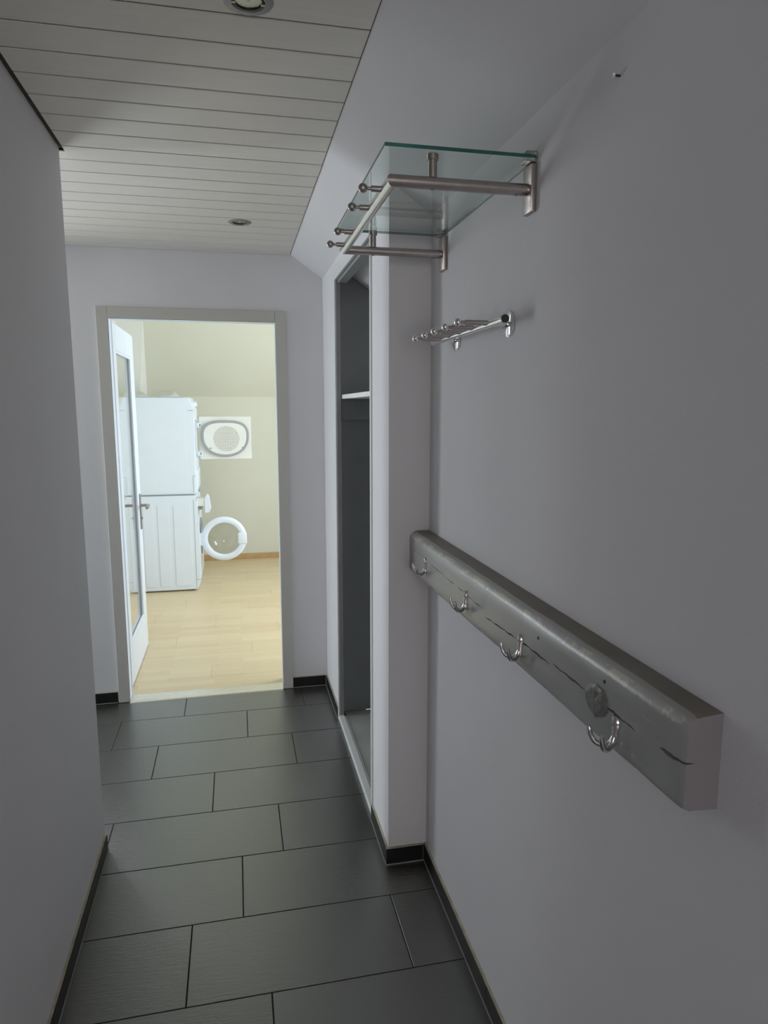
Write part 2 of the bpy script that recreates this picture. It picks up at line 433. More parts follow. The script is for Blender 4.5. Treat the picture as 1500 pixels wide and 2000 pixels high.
# ------------------------------------------------------------------ doorway: steel frame, threshold, glazed leaf
fr = thing('trim_1', (-.19, YF, 0), 'grey steel door frame around the laundry doorway', 'door frame', kind='structure')
def jamb(side):
    b = BM(); s = side
    xi = DX0 if s < 0 else DX1
    def bx(xa, xb, y0, y1, z0, z1, bev=.002): box(b, min(xa, xb), max(xa, xb), y0, y1, z0, z1, bev)
    bx(xi, xi + s*.056, YF-.014, YF+.004, 0, DZ+.056)
    link('casing', b, 'frame_grey', fr)
    b = BM(); box(b, min(xi, xi+s*.03), max(xi, xi+s*.03), YF-.012, YF+.085, 0, DZ+.001, .001)
    box(b, min(xi+s*.014, xi+s*.03), max(xi+s*.014, xi+s*.03), YF+.085, YF+.152, 0, DZ+.014, .001)
    link('jamb_lining', b, 'door_lacquer', fr)
    if s < 0:
        b = BM(); box(b, xi+s*.002, xi+.004, YF+.074, YF+.084, 0, DZ, .002); link('door_seal', b, 'appliance_plastic', fr)
jamb(-1); jamb(1)
b = BM(); box(b, DX0+.0005, DX1-.0005, YF-.0145, YF+.0035, DZ, DZ+.056, .002); link('casing_head', b, 'frame_grey', fr)
b = BM(); box(b, DX0, DX1, YF-.012, YF+.085, DZ, DZ+.03, .001); box(b, DX0-.014, DX1+.014, YF+.085, YF+.152, DZ+.014, DZ+.03, .001); link('head_lining', b, 'door_lacquer', fr)
b = BM(); extrude(b, [(YF-.028, 0), (YF+.075, 0), (YF+.07, .0045), (YF+.045, .006), (YF, .006), (YF-.023, .0045)], 'x', DX0+.001, DX1-.001)
struct('trim_2', b, 'threshold_metal', 'shiny pale metal threshold strip at the laundry doorway', 'threshold')

LX0, LX1, LY0, LY1, LZ0, LZ1 = -.654, -.614, 3.868, 4.640, .008, 2.022
dr = thing('door_1', (-.634, LY0, 0), 'white door with a tall glass pane standing open into the laundry', 'door', kind='structure')
GY0, GY1, GZ0, GZ1 = 3.985, 4.535, .235, 1.885
b = BM()
box(b, LX0, LX1, LY0, GY0, LZ0, LZ1, .003); link('stile', b, 'door_lacquer', dr)
b = BM(); box(b, LX0, LX1, GY1, LY1, LZ0, LZ1, .003); link('stile', b, 'door_lacquer', dr)
b = BM(); box(b, LX0, LX1, GY0, GY1, LZ0, GZ0); link('rail', b, 'door_lacquer', dr)
b = BM(); box(b, LX0, LX1, GY0, GY1, GZ1, LZ1); link('rail', b, 'door_lacquer', dr)
b = BM(); box(b, -.637, -.631, GY0, GY1, GZ0, GZ1); link('glass_pane', b, 'clear_pane', dr)
for (y0, y1, z0, z1) in ((GY0, GY0+.014, GZ0, GZ1), (GY1-.014, GY1, GZ0, GZ1), (GY0+.014, GY1-.014, GZ0, GZ0+.014), (GY0+.014, GY1-.014, GZ1-.014, GZ1)):
    b = BM(); box(b, -.629, LX1-.002, y0, y1, z0, z1, .003); box(b, LX0+.002, -.639, y0, y1, z0, z1, .003); link('glazing_bead', b, 'door_lacquer', dr)
for s, xf in ((1, LX1), (-1, LX0)):
    b = BM(); box(b, min(xf, xf+s*.007), max(xf, xf+s*.007), 4.565, 4.605, .80, 1.03, .004, 2); e = link('escutcheon', b, 'brushed_steel', dr, True)
    b = BM(); tube(b, spline([(xf+s*.006, 4.585, .955), (xf+s*.035, 4.585, .955), (xf+s*.052, 4.578, .955), (xf+s*.056, 4.555, .955), (xf+s*.056, 4.47, .953)], 20), .0095, 12); link('lever', b, 'brushed_steel', e, True)
    b = BM(); cyl(b, (xf+s*.005, 4.585, .872), (xf+s*.014, 4.585, .872), .0085, 16); link('key_cylinder', b, 'brushed_steel', e, True)
for z in (.25, 1.78):
    b = BM(); cyl(b, (LX0+.036, LY0-.006, z-.045), (LX0+.036, LY0-.006, z+.045), .007, 12); link('hinge', b, 'brushed_steel', dr, True)

# ------------------------------------------------------------------ built-in wardrobe
WY0, WY1, WZ = 2.405, 3.252, 2.160
wd = thing('built_in_wardrobe', (XC+.2, 2.83, 0), 'grey open built-in wardrobe niche with one white shelf under the roof slope', 'wardrobe')
def wpart(name, mat, *bx, bev=.0015):
    b = BM(); box(b, *bx, bev); return link(name, b, mat, wd)
wpart('jamb', 'closet_frame', XC-.006, XC+.003, 2.386, WY0, 0.062, 2.206)
wpart('jamb', 'closet_frame', XC-.006, XC+.003, WY1, 3.274, .0, 2.206)
wpart('head_rail', 'closet_frame', XC-.006, XC+.003, WY0, WY1, WZ, 2.206)
wpart('jamb_reveal', 'closet_grey', XC+.003, XC+.022, 2.386, WY0+.001, 0.02, 2.206, bev=0)
wpart('jamb_reveal', 'closet_grey', XC+.003, XC+.022, WY1-.001, 3.312, 0.02, 2.206, bev=0)
wpart('head_reveal', 'closet_grey', XC+.003, XC+.060, WY0, WY1, WZ-.001, 2.200, bev=0)
wpart('head_track', 'closet_grey', XC+.012, XC+.052, WY0, WY1, WZ-.012, WZ, bev=0)
wpart('sill', 'closet_frame', XC-.004, XC+.024, WY0-.018, WY1, 0.0005, .026)
wpart('sill_track', 'white_trim', XC+.024, XC+.034, WY0, WY1, 0.0005, .020, bev=.001)
wpart('base_board', 'closet_floor', XC+.034, 1.16, 2.34, 3.31, .0005, .017)
for yy in (2.334, 3.312):
    b = BM(); extrude(b, [(XC+.021, .018), (1.16, .018), (1.16, slope_z(1.16)-.004), (XC+.021, slope_z(XC+.021)-.004)], 'y', yy, yy+.018); link('side_panel', b, 'closet_grey', wd)
wpart('back_panel', 'closet_grey', 1.162, 1.18, 2.334, 3.33, .0, 1.76, bev=0)
wpart('shelf', 'shelf_white', XC+.026, 1.15, 2.354, 3.310, 1.617, 1.637)
wpart('shelf_cleat', 'closet_grey', XC+.030, 1.12, 3.292, 3.311, 1.517, 1.616)
wpart('shelf_cleat', 'closet_grey', XC+.030, 1.12, 2.353, 2.372, 1.517, 1.616)

# ------------------------------------------------------------------ ceiling spotlights
for (sx, sy), lab in zip(spots, ('recessed ceiling spotlight nearest the camera cut by the picture edge', 'small recessed ceiling spotlight near the laundry doorway')):
    t = thing('ceiling_spotlight', (sx, sy, ZC), lab, 'spotlight', 'recessed ceiling spotlights')
    b = BM(); lathe(b, (sx, sy, ZC), (0, 0, -1), [(0, .0495), (.0015, .0485), (.0035, .044), (.004, .033), (.001, .0305), (-.006, .030), (-.006, .0405), (0, .0405), (0, .0495)], 48)
    link('trim_ring', b, 'spot_ring', t, True)
    b = BM(); lathe(b, (sx, sy, ZC), (0, 0, -1), [(-.0055, .0298), (.0028, .0294), (.0028, .0268), (-.0055, .0268), (-.0055, .0298)], 40); rr = link('inner_ring', b, 'spot_dark', t, True)
    b = BM(); lathe(b, (sx, sy, ZC), (0, 0, -1), [(.0, .0262), (-.004, .022), (-.007, .015), (-.0085, .006), (-.009, 0)], 40); lamp = link('bulb_reflector', b, 'bulb_reflector', t, True)
    b = BM(); lathe(b, (sx, sy, ZC), (0, 0, -1), [(-.0085, .0045), (.0, .004), (.002, .002), (.0025, 0)], 16); link('bulb_capsule', b, 'appliance_white', lamp, True)
    for a in (0, math.pi):
        b = BM(); box(b, sx+math.cos(a)*.0285-.004, sx+math.cos(a)*.0285+.004, sy-.003, sy+.003, ZC-.0055, ZC-.0025, .0008); link('retaining_clip', b, 'brushed_steel', t)

# ------------------------------------------------------------------ long wall beam
BXF, BZ0, BZ1, BY0, BY1 = .552, 1.043, 1.178, .725, YC-.001
def bxf(y): return .5570 - .0110 * (y - .725) / 1.393     # the front face runs slightly out of true
# split in the front face: (y0, z0, y1, z1, half width)
CR = [(2.06, 1.127, 1.90, 1.124, .0005), (1.865, 1.123, 1.745, 1.120, .0010), (1.72, 1.119, 1.645, 1.118, .0010), (1.625, 1.119, 1.435, 1.114, .0010), (1.425, 1.100, 1.235, 1.109, .0017),
      (1.228, 1.111, 1.088, 1.1115, .0022), (1.080, 1.1165, .955, 1.1165, .0020), (.91, 1.117, .815, 1.1155, .0021), (.762, 1.119, .690, 1.124, .0030)]
def crack_at(y):
    for (y0, z0, y1, z1, w) in CR:
        q = bxf(y) / .545; ys = y / q
        if y1 <= ys <= y0:
            t = (y0 - ys) / (y0 - y1); e = min(1, 6 * t, 6 * (1 - t) + (1 if y1 < .70 else 0))
            z = z0 + (z1 - z0) * t + .0007 * math.sin(ys * 160) + .0005 * math.sin(ys * 410 + 1)
            return 1.57 + (z - 1.57) * q, w * max(.06, e) * (.8 + .3 * math.sin(ys * 95)), .014 * max(.05, e)
    return 1.1105 + .001 * math.sin(y * 5), .00015, .00002
b = BM(); N = 260; rings = []
rnd = random.Random(3)
for i in range(N + 1):
    y = BY0 + (BY1 - BY0) * i / N; ring = []
    zc, cw, cd = crack_at(y)
    prof = [(XR-.0003, BZ0), (BXF+.012, BZ0), (BXF+.004, BZ0+.004), (BXF, BZ0+.013), (BXF, 1.075), (BXF, zc-cw), (BXF+cd, zc-.0008), (BXF, zc+cw), (BXF, 1.138),
            (BXF, BZ1-.019), (BXF+.0025, BZ1-.013), (BXF+.0085, BZ1-.006), (BXF+.017, BZ1-.001), (BXF+.028, BZ1), (XR-.0003, BZ1)]
    for j, (x, z) in enumerate(prof):
        amp = .0011 if 8 < j < 13 else .0008 if j in (1, 2, 3) else 0
        w = math.sin(y*9.1 + j)*.5 + math.sin(y*23 + j*.6)*.4 + math.sin(y*61 + j*.5)*.22
        if rnd.random() < .03 and j in (9, 10, 2): w += rnd.uniform(.5, 1.4)
        rd = .006 if i == 0 and 0 < j < 14 else .0018 if i == 1 and 0 < j < 14 else 0
        if 0 < j < 14: x += (bxf(y) - BXF) * (XR - x) / (XR - BXF)
        ring.append(b.verts.new((min(x + amp*w + (rd*.5 if 2 < j < 12 else 0), XR-.0003), y, z + amp*.5*w + (-rd*.4 if j > 9 else 0) + (rd*.4 if j < 4 else 0))))
    rings.append(ring)
n = len(prof)
for i in range(N):
    for j in range(n):
        f = b.faces.new((rings[i][j], rings[i][(j+1) % n], rings[i+1][(j+1) % n], rings[i+1][j]))
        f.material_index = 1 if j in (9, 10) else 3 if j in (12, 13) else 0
f = b.faces.new(rings[0]); f.material_index = 2
f = b.faces.new(rings[-1][::-1]); f.material_index = 0
beam = tag(link('wall_beam', b, ['beam_paint', 'beam_worn_highlight', 'beam_end_paint', 'beam_top_paint'], None, True), 'long grey painted timber beam with a split fixed along the right wall', 'beam')
# small nicks and screw heads on the beam front
b = BM(); cyl(b, (bxf(.922)+.002, .922, 1.146), (bxf(.922)-.0012, .922, 1.146), .0032, 10); link('nail_head', b, 'dark_rubber', beam)
b = BM(); cyl(b, (bxf(1.16)+.002, 1.16, 1.137), (bxf(1.16)-.0010, 1.16, 1.137), .0030, 10); link('nail_head', b, 'dark_rubber', beam)
b = BM(); lathe(b, (bxf(.81)+.0015, .81, 1.143), (-1, 0, 0), [(0, .0115), (.0018, .0108), (.0020, .0085), (.0012, .0075), (.0012, 0)], 20); link('plug', b, 'beam_paint', beam, True)

# tape patch stuck over the split
tp = [(.958, 1.124), (.944, 1.137), (.926, 1.1415), (.906, 1.139), (.896, 1.128), (.893, 1.110), (.903, 1.098), (.922, 1.088), (.946, 1.096), (.957, 1.108)]
q_ = bxf(.945)/.545; tp = [(y*q_, 1.57+(z-1.57)*q_) for (y, z) in tp]; TB = bxf(.945); TYC, TZC = .925*q_, 1.57+(1.115-1.57)*q_
b = BM(); ctr = b.verts.new((TB-.0062, TYC, TZC)); lo = []; mid = []
for k, (y, z) in enumerate(tp):
    lo.append(b.verts.new((TB+.0010, y, z))); q = .72
    mid.append(b.verts.new((TB-.0046-rnd.uniform(0, .0022), TYC+(y-TYC)*q, TZC+(z-TZC)*q)))
top = [b.verts.new((TB-.0018-rnd.uniform(0, .0012), y, z)) for (y, z) in tp]
m_ = len(tp)
for k in range(m_):
    k2 = (k+1) % m_
    b.faces.new((lo[k], lo[k2], top[k2], top[k])); b.faces.new((top[k], top[k2], mid[k2], mid[k])); b.faces.new((mid[k], mid[k2], ctr))
b.faces.new(lo[::-1])
tag(link('tape_patch', b, 'tape', None, origin=(TB, TYC, TZC)), 'crumpled shiny tape patch stuck over the split in the beam', 'tape')

# coat hooks on the beam
def coat_hook(y, z, label):
    q = bxf(y)/.545; y, z = y*q, 1.57+(z-1.57)*q; hx = bxf(y)
    t = thing('coat_hook', (hx, y, z), label, 'hook', 'double coat hooks on the beam')
    b = BM()
    hs = [(-.0235, .0038), (-.018, .0062), (-.008, .0058), (0, .0064), (.008, .0088), (.014, .0092), (.020, .0072), (.0245, .003)]
    rg = []
    for (h, w) in hs:
        rg.append([b.verts.new((hx - d_, y + s_*w, z + h)) for s_, d_ in ((-1, -.001), (-.85, .0028), (-.4, .0046), (.4, .0046), (.85, .0028), (1, -.001))])
    for a, c in zip(rg, rg[1:]):
        for k in range(5): b.faces.new((a[k], a[k+1], c[k+1], c[k]))
    b.faces.new(rg[0]); b.faces.new(rg[-1][::-1])
    link('backplate', b, 'hook_metal', t, True)
    for s in (1, -1):
        b = BM(); path = spline([(hx-.002, y, z-.010), (hx-.007, y+s*.0022, z-.0205), (hx-.016, y+s*.0075, z-.0255), (hx-.026, y+s*.0135, z-.0215), (hx-.032, y+s*.0175, z-.010), (hx-.0345, y+s*.019, z+.004)], 24)
        nn = len(path); tube(b, path, [(.0044 - .0012*abs(k/nn-.35) if k < nn-2 else .0026) for k in range(nn)], 12); link('prong', b, 'hook_metal', t, True)
    b = BM(); lathe(b, (hx-.0040, y, z+.0115), (-1, 0, 0), [(0, .0034), (.0012, .0030), (.0018, .0016), (.0012, 0)], 14); link('screw', b, 'spot_ring', t, True)
for y, z, lab in ((1.923, 1.106, 'small chrome double hook at the far end of the beam beside wall corner'), (1.555, 1.102, 'chrome double hook second from the far end of the beam'),
                  (1.222, 1.101, 'chrome double hook third from the far end of the beam'), (.868, 1.092, 'largest chrome double hook just below the tape patch on the beam')):
    coat_hook(y, z, lab)

# ------------------------------------------------------------------ glass coat rack
AY0, AY1, AZ, BX = 1.379, 1.979, 2.012, .316
rk = thing('coat_rack', (XR, (AY0+AY1)/2, AZ), 'wall-mounted brushed steel coat rack with a glass hat shelf above ball pegs', 'coat rack')
b = BM(); box(b, .297, XR-.004, 1.358, 2.004, 2.066, 2.0745, .0008)
g = link('glass_shelf', b, ['shelf_glass', 'glass_edge'], rk)
for p in g.data.polygons:
    if abs(p.normal.z) < .5: p.material_index = 1
ar = .0118
b = BM()   # front bar with mitred elbows, arms separate
cyl(b, (BX, AY0-ar, AZ), (BX, AY1+ar, AZ), ar, 28); fb = link('front_bar', b, 'polished_steel', rk, True)
# mitre the ends
for v in fb.data.vertices:
    wx = v.co.x + XR - BX
    if v.co.y < 0: v.co.y = AY0 - (AY0+AY1)/2 + wx
    else: v.co.y = AY1 - (AY0+AY1)/2 - wx
for s, ay in ((1, AY0), (-1, AY1)):
    b = BM(); cyl(b, (BX, ay, AZ), (XR-.012, ay, AZ), ar, 28); a_ = link('arm', b, 'brushed_steel', rk, True)
    for v in a_.data.vertices:
        if v.co.x < -.15: v.co.x = BX - XR + s*(v.co.y + (AY0+AY1)/2 - ay)
    b = BM(); lathe(b, (XR-.035, ay-.002, AZ-ar+.001), (0, 0, -1), [(0, .0042), (.0015, .0042), (.002, .0025), (.0008, .002), (.0008, 0)], 14); link('set_screw', b, 'spot_ring', a_, True)
    b = BM(); lathe(b, (.398, ay, AZ-ar+.001), (0, 0, -1), [(0, .0046), (.001, .0046), (.0016, .003), (.0006, .0022), (.0006, 0)], 14); link('set_screw', b, 'spot_ring', a_, True)
    b = BM(); cyl(b, (.398, ay, AZ+ar-.002), (.398, ay, 2.0545), .0088, 20); po = link('support_post', b, 'brushed_steel', rk, True)
    b = BM(); cyl(b, (.398, ay, 2.0540), (.398, ay, 2.066), .0118, 24, bev=.0008); link('post_cap', b, 'brushed_steel', po, True)
    b = BM(); box(b, XR-.0125, XR-.0002, ay-.021, ay+.021, 1.966, 2.058, .0014, 2); link('mounting_plate', b, 'brushed_steel', rk, True)
    yc0, yc1 = (1.359, 1.387) if s > 0 else (1.968, 1.996)
    b = BM()
    extrude(b, [(XR-.0002, 2.0605), (XR-.025, 2.0605), (XR-.025, 2.0630), (XR-.0028, 2.0630), (XR-.0028, 2.0785), (XR-.025, 2.0785), (XR-.025, 2.081), (XR-.0002, 2.081)], 'y', yc0, yc1); link('glass_clip', b, 'brushed_steel', rk)
for py in (1.437, 1.570, 1.785, 1.923):
    b = BM(); cyl(b, (BX-.007, py, AZ), (.285, py, AZ), .0062, 16, bev=.0006); cyl(b, (.288, py, AZ), (.272, py, AZ), .0036, 12); pg = link('peg', b, 'brushed_steel', rk, True)
    b = BM(); ball(b, (.2685, py, AZ), .0096, (1, 0, 0)); link('ball', b, 'brushed_steel', pg, True)

# ------------------------------------------------------------------ chrome peg rail
rz, rx = 1.7605, .5695
pr = thing('peg_rail', (XR, 1.68, rz), 'short chrome peg rail with five ball pegs below the glass rack', 'peg rail')
b = BM(); cyl(b, (rx, 1.408, rz), (rx, 1.952, rz), .0092, 28, bev=.0006); link('rail', b, 'chrome', pr, True)
b = BM(); cyl(b, (rx, 1.4050, rz), (rx, 1.4095, rz), .0086, 28); link('end_cap', b, 'spot_dark', pr, True)
b = BM(); cyl(b, (rx, 1.9515, rz), (rx, 1.9550, rz), .0086, 28); link('end_cap', b, 'spot_dark', pr, True)
for y in (1.480, 1.852):
    b = BM(); lathe(b, (XR-.0001, y, rz-.003), (-1, 0, 0), [(0, .0285), (.0045, .0285), (.0065, .026), (.0068, 0)], 40); d_ = link('rosette', b, 'chrome', pr, True)
    b = BM(); cyl(b, (XR-.0060, y, rz-.003), (rx+.004, y, rz-.001), .0068, 18); link('stem', b, 'chrome', d_, True)
for y in (1.497, 1.592, 1.684, 1.771, 1.866):
    b = BM(); cyl(b, (rx-.005, y, rz+.001), (.510, y, rz+.001), .0060, 16); cyl(b, (.512, y, rz+.001), (.500, y, rz+.001), .0042, 12); pg = link('peg', b, 'brushed_steel', pr, True)
    b = BM(); ball(b, (.4945, y, rz+.001), .0088, (1, 0, 0)); link('ball', b, 'chrome', pg, True)

# ------------------------------------------------------------------ lone screw and plug in the wall
t = thing('wall_screw', (XR, 1.059, 2.089), 'lone metal screw sticking out of the bare upper right wall', 'screw')
b = BM(); cyl(b, (XR+.004, 1.059, 2.089), (XR-.009, 1.059, 2.089), .0018, 10); link('shank', b, 'spot_dark', t, True)
b = BM(); lathe(b, (XR-.008, 1.059, 2.089), (-1, 0, 0), [(0, .0018), (.0022, .0042), (.0032, .0040), (.0034, .0018), (.0022, 0)], 14); link('head', b, 'chrome', t, True)

# ------------------------------------------------------------------ laundry room shell
LB = 7.227; LKZ = 1.672; XA, XB = -1.02, 1.9
TY = 6.487; TZ = 2.62
b = BM(); box(b, XA, XB, LB, LB+.1, 0, LKZ+.04); struct('wall_laundry_back', b, 'laundry_paint', 'low cream back wall of the laundry room', 'wall')
b = BM(); extrude(b, [(YF+.14, TZ), (TY, TZ), (LB+.05, LKZ-.042), (LB+.05, LKZ+.1), (TY, TZ+.1), (YF+.14, TZ+.1)], 'x', XA, XB); struct('ceiling_laundry', b, 'laundry_paint', 'cream sloping ceiling of the laundry room', 'ceiling')
b = BM(); box(b, XA-.1, XA, YF+.14, LB+.1, 0, 2.7); struct('wall_laundry_left', b, 'laundry_white', 'white side wall of the laundry room behind the machines', 'wall')
b = BM()
for (y0, y1, z0, z1) in ((YF+.14, 4.03, 0, 2.7), (5.97, LB+.1, 0, 2.7), (4.03, 5.97, 0, .76), (4.03, 5.97, 2.14, 2.7)): box(b, XB, XB+.1, y0, y1, z0, z1)
struct('wall_laundry_window', b, 'laundry_white', 'laundry wall with the large daylight window', 'wall')
b = BM()   # white pillar made up for an unidentified pale strip, wider towards the top
vs = [b.verts.new(p) for p in ((XA, 6.67, 0), (-.985, 6.67, 0), (-.985, LB, 0), (XA, LB, 0), (XA, 6.67, 2.55), (-.768, 6.67, 2.55), (-.768, LB, 2.55), (XA, LB, 2.55))]
for f in ((0,3,2,1),(4,5,6,7),(0,1,5,4),(1,2,6,5),(2,3,7,6),(3,0,4,7)): b.faces.new([vs[i] for i in f])
struct('wall_laundry_pillar', b, 'laundry_white', 'made-up white flared pillar behind the laundry machines', 'wall')
b = BM(); box(b, XA, XB, YF+.0, LB, -.06, -.004)
lf = struct('floor_laundry', b, 'beech_skirting', 'light beech laminate floor of the laundry room', 'floor')
PW, PL = .1935, 1.285; y = YF + .065; r = 0
while y < LB:
    x = XA - [0, .45, .9, .2, .7][r % 5]
    while x < XB:
        a, c = max(x, XA) + .0004, min(x + PL, XB) - .0004
        if c - a > .02:
            b = BM(); box(b, a, c, y + .0004, min(y + PW, LB) - .0004, -.008, 0, .0006); link('floor_plank', b, 'beech_laminate', lf)
        x += PL
    y += PW; r += 1
for nm, bx, lab in (('baseboard_laundry_back', (-.95, XB, LB-.014, LB, 0, .058), 'beech skirting strip along the laundry back wall'), ('baseboard_laundry_right', (XB-.014, XB, YF+.15, LB-.014, 0, .058), 'beech skirting strip under the laundry window')):
    b = BM(); box(b, *bx, .003); struct(nm, b, 'beech_skirting', lab, 'baseboard')

# windows out of view; the rear one and glazed side door carry added fill
def window(name, axis, pos, a0, a1, z0, z1, label):
    root = thing(name, (pos, (a0+a1)/2, z0) if axis == 'x' else ((a0+a1)/2, pos, z0), label, 'window', kind='structure')
    def bx(nm, mat, u0, u1, w0, w1, d0, d1):
        b = BM()
        if axis == 'x': box(b, pos+d0, pos+d1, u0, u1, w0, w1, .002)
        else: box(b, u0, u1, pos+d0, pos+d1, w0, w1, .002)
        link(nm, b, mat, root)
    for (u0, u1, w0, w1) in ((a0, a0+.06, z0, z1), (a1-.06, a1, z0, z1), (a0+.06, a1-.06, z0, z0+.06), (a0+.06, a1-.06, z1-.06, z1)): bx('window_frame', 'window_white', u0, u1, w0, w1, -.025, .025)
    bx('pane', 'clear_pane', a0+.06, a1-.06, z0+.06, z1-.06, -.004, .004)
window('window_1', 'x', XB+.05, 4.03, 5.97, .76, 2.14, 'large white framed window lighting the laundry room')
window('window_2', 'x', XW-.05, 3.0, 3.66, .85, 2.10, 'white framed window of the side passage')
window('added_rear_window', 'y', YB-.05, -.35, .45, .90, 2.10, 'small white framed rear window added for the hall fill light')

window('window_4', 'y', YF+.07, -2.05, -1.15, .80, 2.12, 'white framed window in the far wall of the side passage')
window('added_side_door', 'x', XL-.06, -1.02, -.22, .0, 2.05, 'unseen glazed side door added behind the viewer for fill light')

# ------------------------------------------------------------------ washing machine
MX0, MX1, MY0, MY1 = -.925, -.350, 6.0, 6.6
wm = thing('washing_machine', ((MX0+MX1)/2, 6.3, 0), 'white front-loading washing machine with its round door open under the dryer', 'washing machine')
b = BM()
fs = extrude(b, [(MX0, .012), (MX1-.012, .012), (MX1+.012, .055), (MX1+.022, .10), (MX1+.024, .40), (MX1+.016, .66), (MX1+.012, .79), (MX1, .800), (MX1, .838), (MX0, .838)], 'y', MY0, MY1)
bmesh.ops.bevel(b, geom=[e for e in b.edges if abs(e.verts[0].co.y - e.verts[1].co.y) < 1e-5], offset=.006, segments=2, affect='EDGES')
# porthole opening ring recess is covered by the gasket part below
link('body', b, 'appliance_white', wm, True)
for (x0, x1) in ((-.905, -.81), (-.785, -.70), (-.665, -.575), (-.535, -.40)):
    b = BM(); extrude(b, rrect(x0, x1, .05, .765, .022), 'y', MY0-.004, MY0+.002); link('pressed_panel', b, 'appliance_white', wm)
b = BM(); box(b, MX1-.018, MX1-.0155, MY0-.0012, MY0+.002, .02, .80); link('front_seam', b, 'gap_grey', wm)
b = BM(); box(b, MX1-.016, MX1+.020, MY0-.0012, MY0+.002, .0985, .101); link('plinth_seam', b, 'gap_grey', wm)
b = BM(); lathe(b, (MX1+.018, 6.30, .435), (1, 0, 0), [(0, .165), (.012, .165), (.012, .130), (-.03, .125), (-.03, 0)], 40); link('door_gasket', b, 'seal_grey', wm, True)
for (fx, fy) in ((-.88, 6.05), (-.40, 6.05), (-.88, 6.55), (-.40, 6.55)):
    b = BM(); cyl(b, (fx, fy, 0), (fx, fy, .014), .02, 14); link('foot', b, 'dark_rubber', wm)
# open round door, outer face towards the hall
dc = Vector((-.123, 6.10, .435)); DR = .1955
b = BM(); lathe(b, dc, (0, -1, 0), [(-.018, .150), (-.018, DR-.012), (-.008, DR), (.006, DR), (.016, DR-.012), (.020, DR-.030), (.014, .146), (.006, .141), (-.010, .141), (-.018, .150)], 56)
wdr = link('door', b, 'appliance_plastic', wm, True)
b = BM(); lathe(b, dc, (0, -1, 0), [(.004, .1425), (-.008, .1425), (-.030, .128), (-.062, .105), (-.080, .070), (-.084, 0), (-.080, 0), (-.076, .069), (-.058, .102), (-.026, .125), (.002, .139), (.004, .1425)], 48)
link('glass_bowl', b, 'door_bowl', wdr, True)
b = BM(); box(b, dc.x+.118, dc.x+.196, dc.y-.024, dc.y-.004, dc.z-.052, dc.z+.050, .010, 3); link('door_latch', b, 'appliance_plastic', wdr, True)
b = BM(); box(b, MX1+.018, dc.x-DR+.016, dc.y-.010, dc.y+.012, dc.z-.055, dc.z+.055, .004); link('hinge', b, 'appliance_plastic', wdr)
# detergent drawer pulled out
b = BM(); box(b, MX1+.002, -.276, 6.055, 6.20, .735, .803, .004, 2); dw = link('detergent_drawer', b, 'appliance_inner', wm, True)
b = BM(); extrude(b, [(-.278, .676), (-.243, .680), (-.228, .700), (-.240, .800), (-.252, .828), (-.262, .826), (-.278, .806)], 'y', 6.050, 6.215); bmesh.ops.bevel(b, geom=b.edges[:], offset=.003, segments=2, affect='EDGES'); link('drawer_front', b, 'appliance_plastic', dw, True)
b = BM(); extrude(b, [(MX1+.010, .735), (-.292, .735), (-.302, .708), (-.322, .700), (MX1+.010, .722)], 'y', 6.075, 6.17); link('drawer_well', b, 'closet_grey', dw)

# ------------------------------------------------------------------ tumble dryer stacked on top
td = thing('tumble_dryer', ((MX0+MX1)/2, 6.3, .843), 'white tumble dryer stacked on the washing machine with its square door open', 'tumble dryer')
b = BM()
extrude(b, [(MX0, .850), (MX1, .850), (MX1+.012, .862), (MX1+.012, 1.555), (MX1+.010, 1.570), (MX1-.020, 1.664), (MX0, 1.664)], 'y', MY0, MY1)
bmesh.ops.bevel(b, geom=[e for e in b.edges if abs(e.verts[0].co.y - e.verts[1].co.y) < 1e-5], offset=.005, segments=2, affect='EDGES')
link('body', b, 'appliance_white', td, True)
b = BM(); box(b, MX0+.01, MX1-.012, MY0+.008, MY1-.008, .8385, .8505); link('stacking_gap', b, 'gap_grey', td)
b = BM(); extrude(b, rrect(MX0+.02, -.412, .862, 1.640, .010), 'y', MY0-.002, MY0+.002); link('pressed_panel', b, 'appliance_white', td)
b = BM(); box(b, MX1-.030, MX1+.013, MY0-.0012, MY0+.002, 1.556, 1.5595); link('panel_seam', b, 'gap_grey', td)
b = BM(); box(b, MX1-.012, MX1-.0095, MY0-.0012, MY0+.002, .86, 1.005); box(b, MX1-.012, MX1+.012, MY0-.0012, MY0+.002, 1.003, 1.0055); link('flap_seam', b, 'gap_grey', td)
b = BM(); box(b, MX1+.010, MX1+.022, MY0+.03, MY1-.05, .875, 1.045, .005, 2); link('filter_flap', b, 'appliance_plastic', td, True)
b = BM(); lathe(b, (MX1-.004, 6.42, 1.612), (1, 0, .32), [(0, .026), (.012, .025), (.026, .021), (.027, 0)], 24); link('control_knob', b, 'appliance_plastic', td, True)
b = BM(); lathe(b, (MX1+.010, 6.30, 1.31), (1, 0, 0), [(0, .17), (.004, .17), (.004, .155), (-.03, .15), (-.03, 0)], 40); link('drum_opening', b, 'seal_grey', td, True)
DYY = 6.50
b = BM(); extrude(b, rrect(-.318, .147, 1.112, 1.500, .010), 'y', DYY, DYY+.022); ddr = link('door', b, 'appliance_inner', td)
def oval(cx, cz, sx, top, bot, n=48, g=0):
    out = []
    for k in range(n):
        a = 2*math.pi*k/n; ca, sa = math.cos(a), math.sin(a)
        e = .68 if sa > 0 else .92
        x = cx + math.copysign(abs(ca)**e, ca)*(sx-g); z = cz + (abs(sa)**e*(top-g) if sa > 0 else -abs(sa)**e*(bot-g))
        out.append((x, z))
    return out
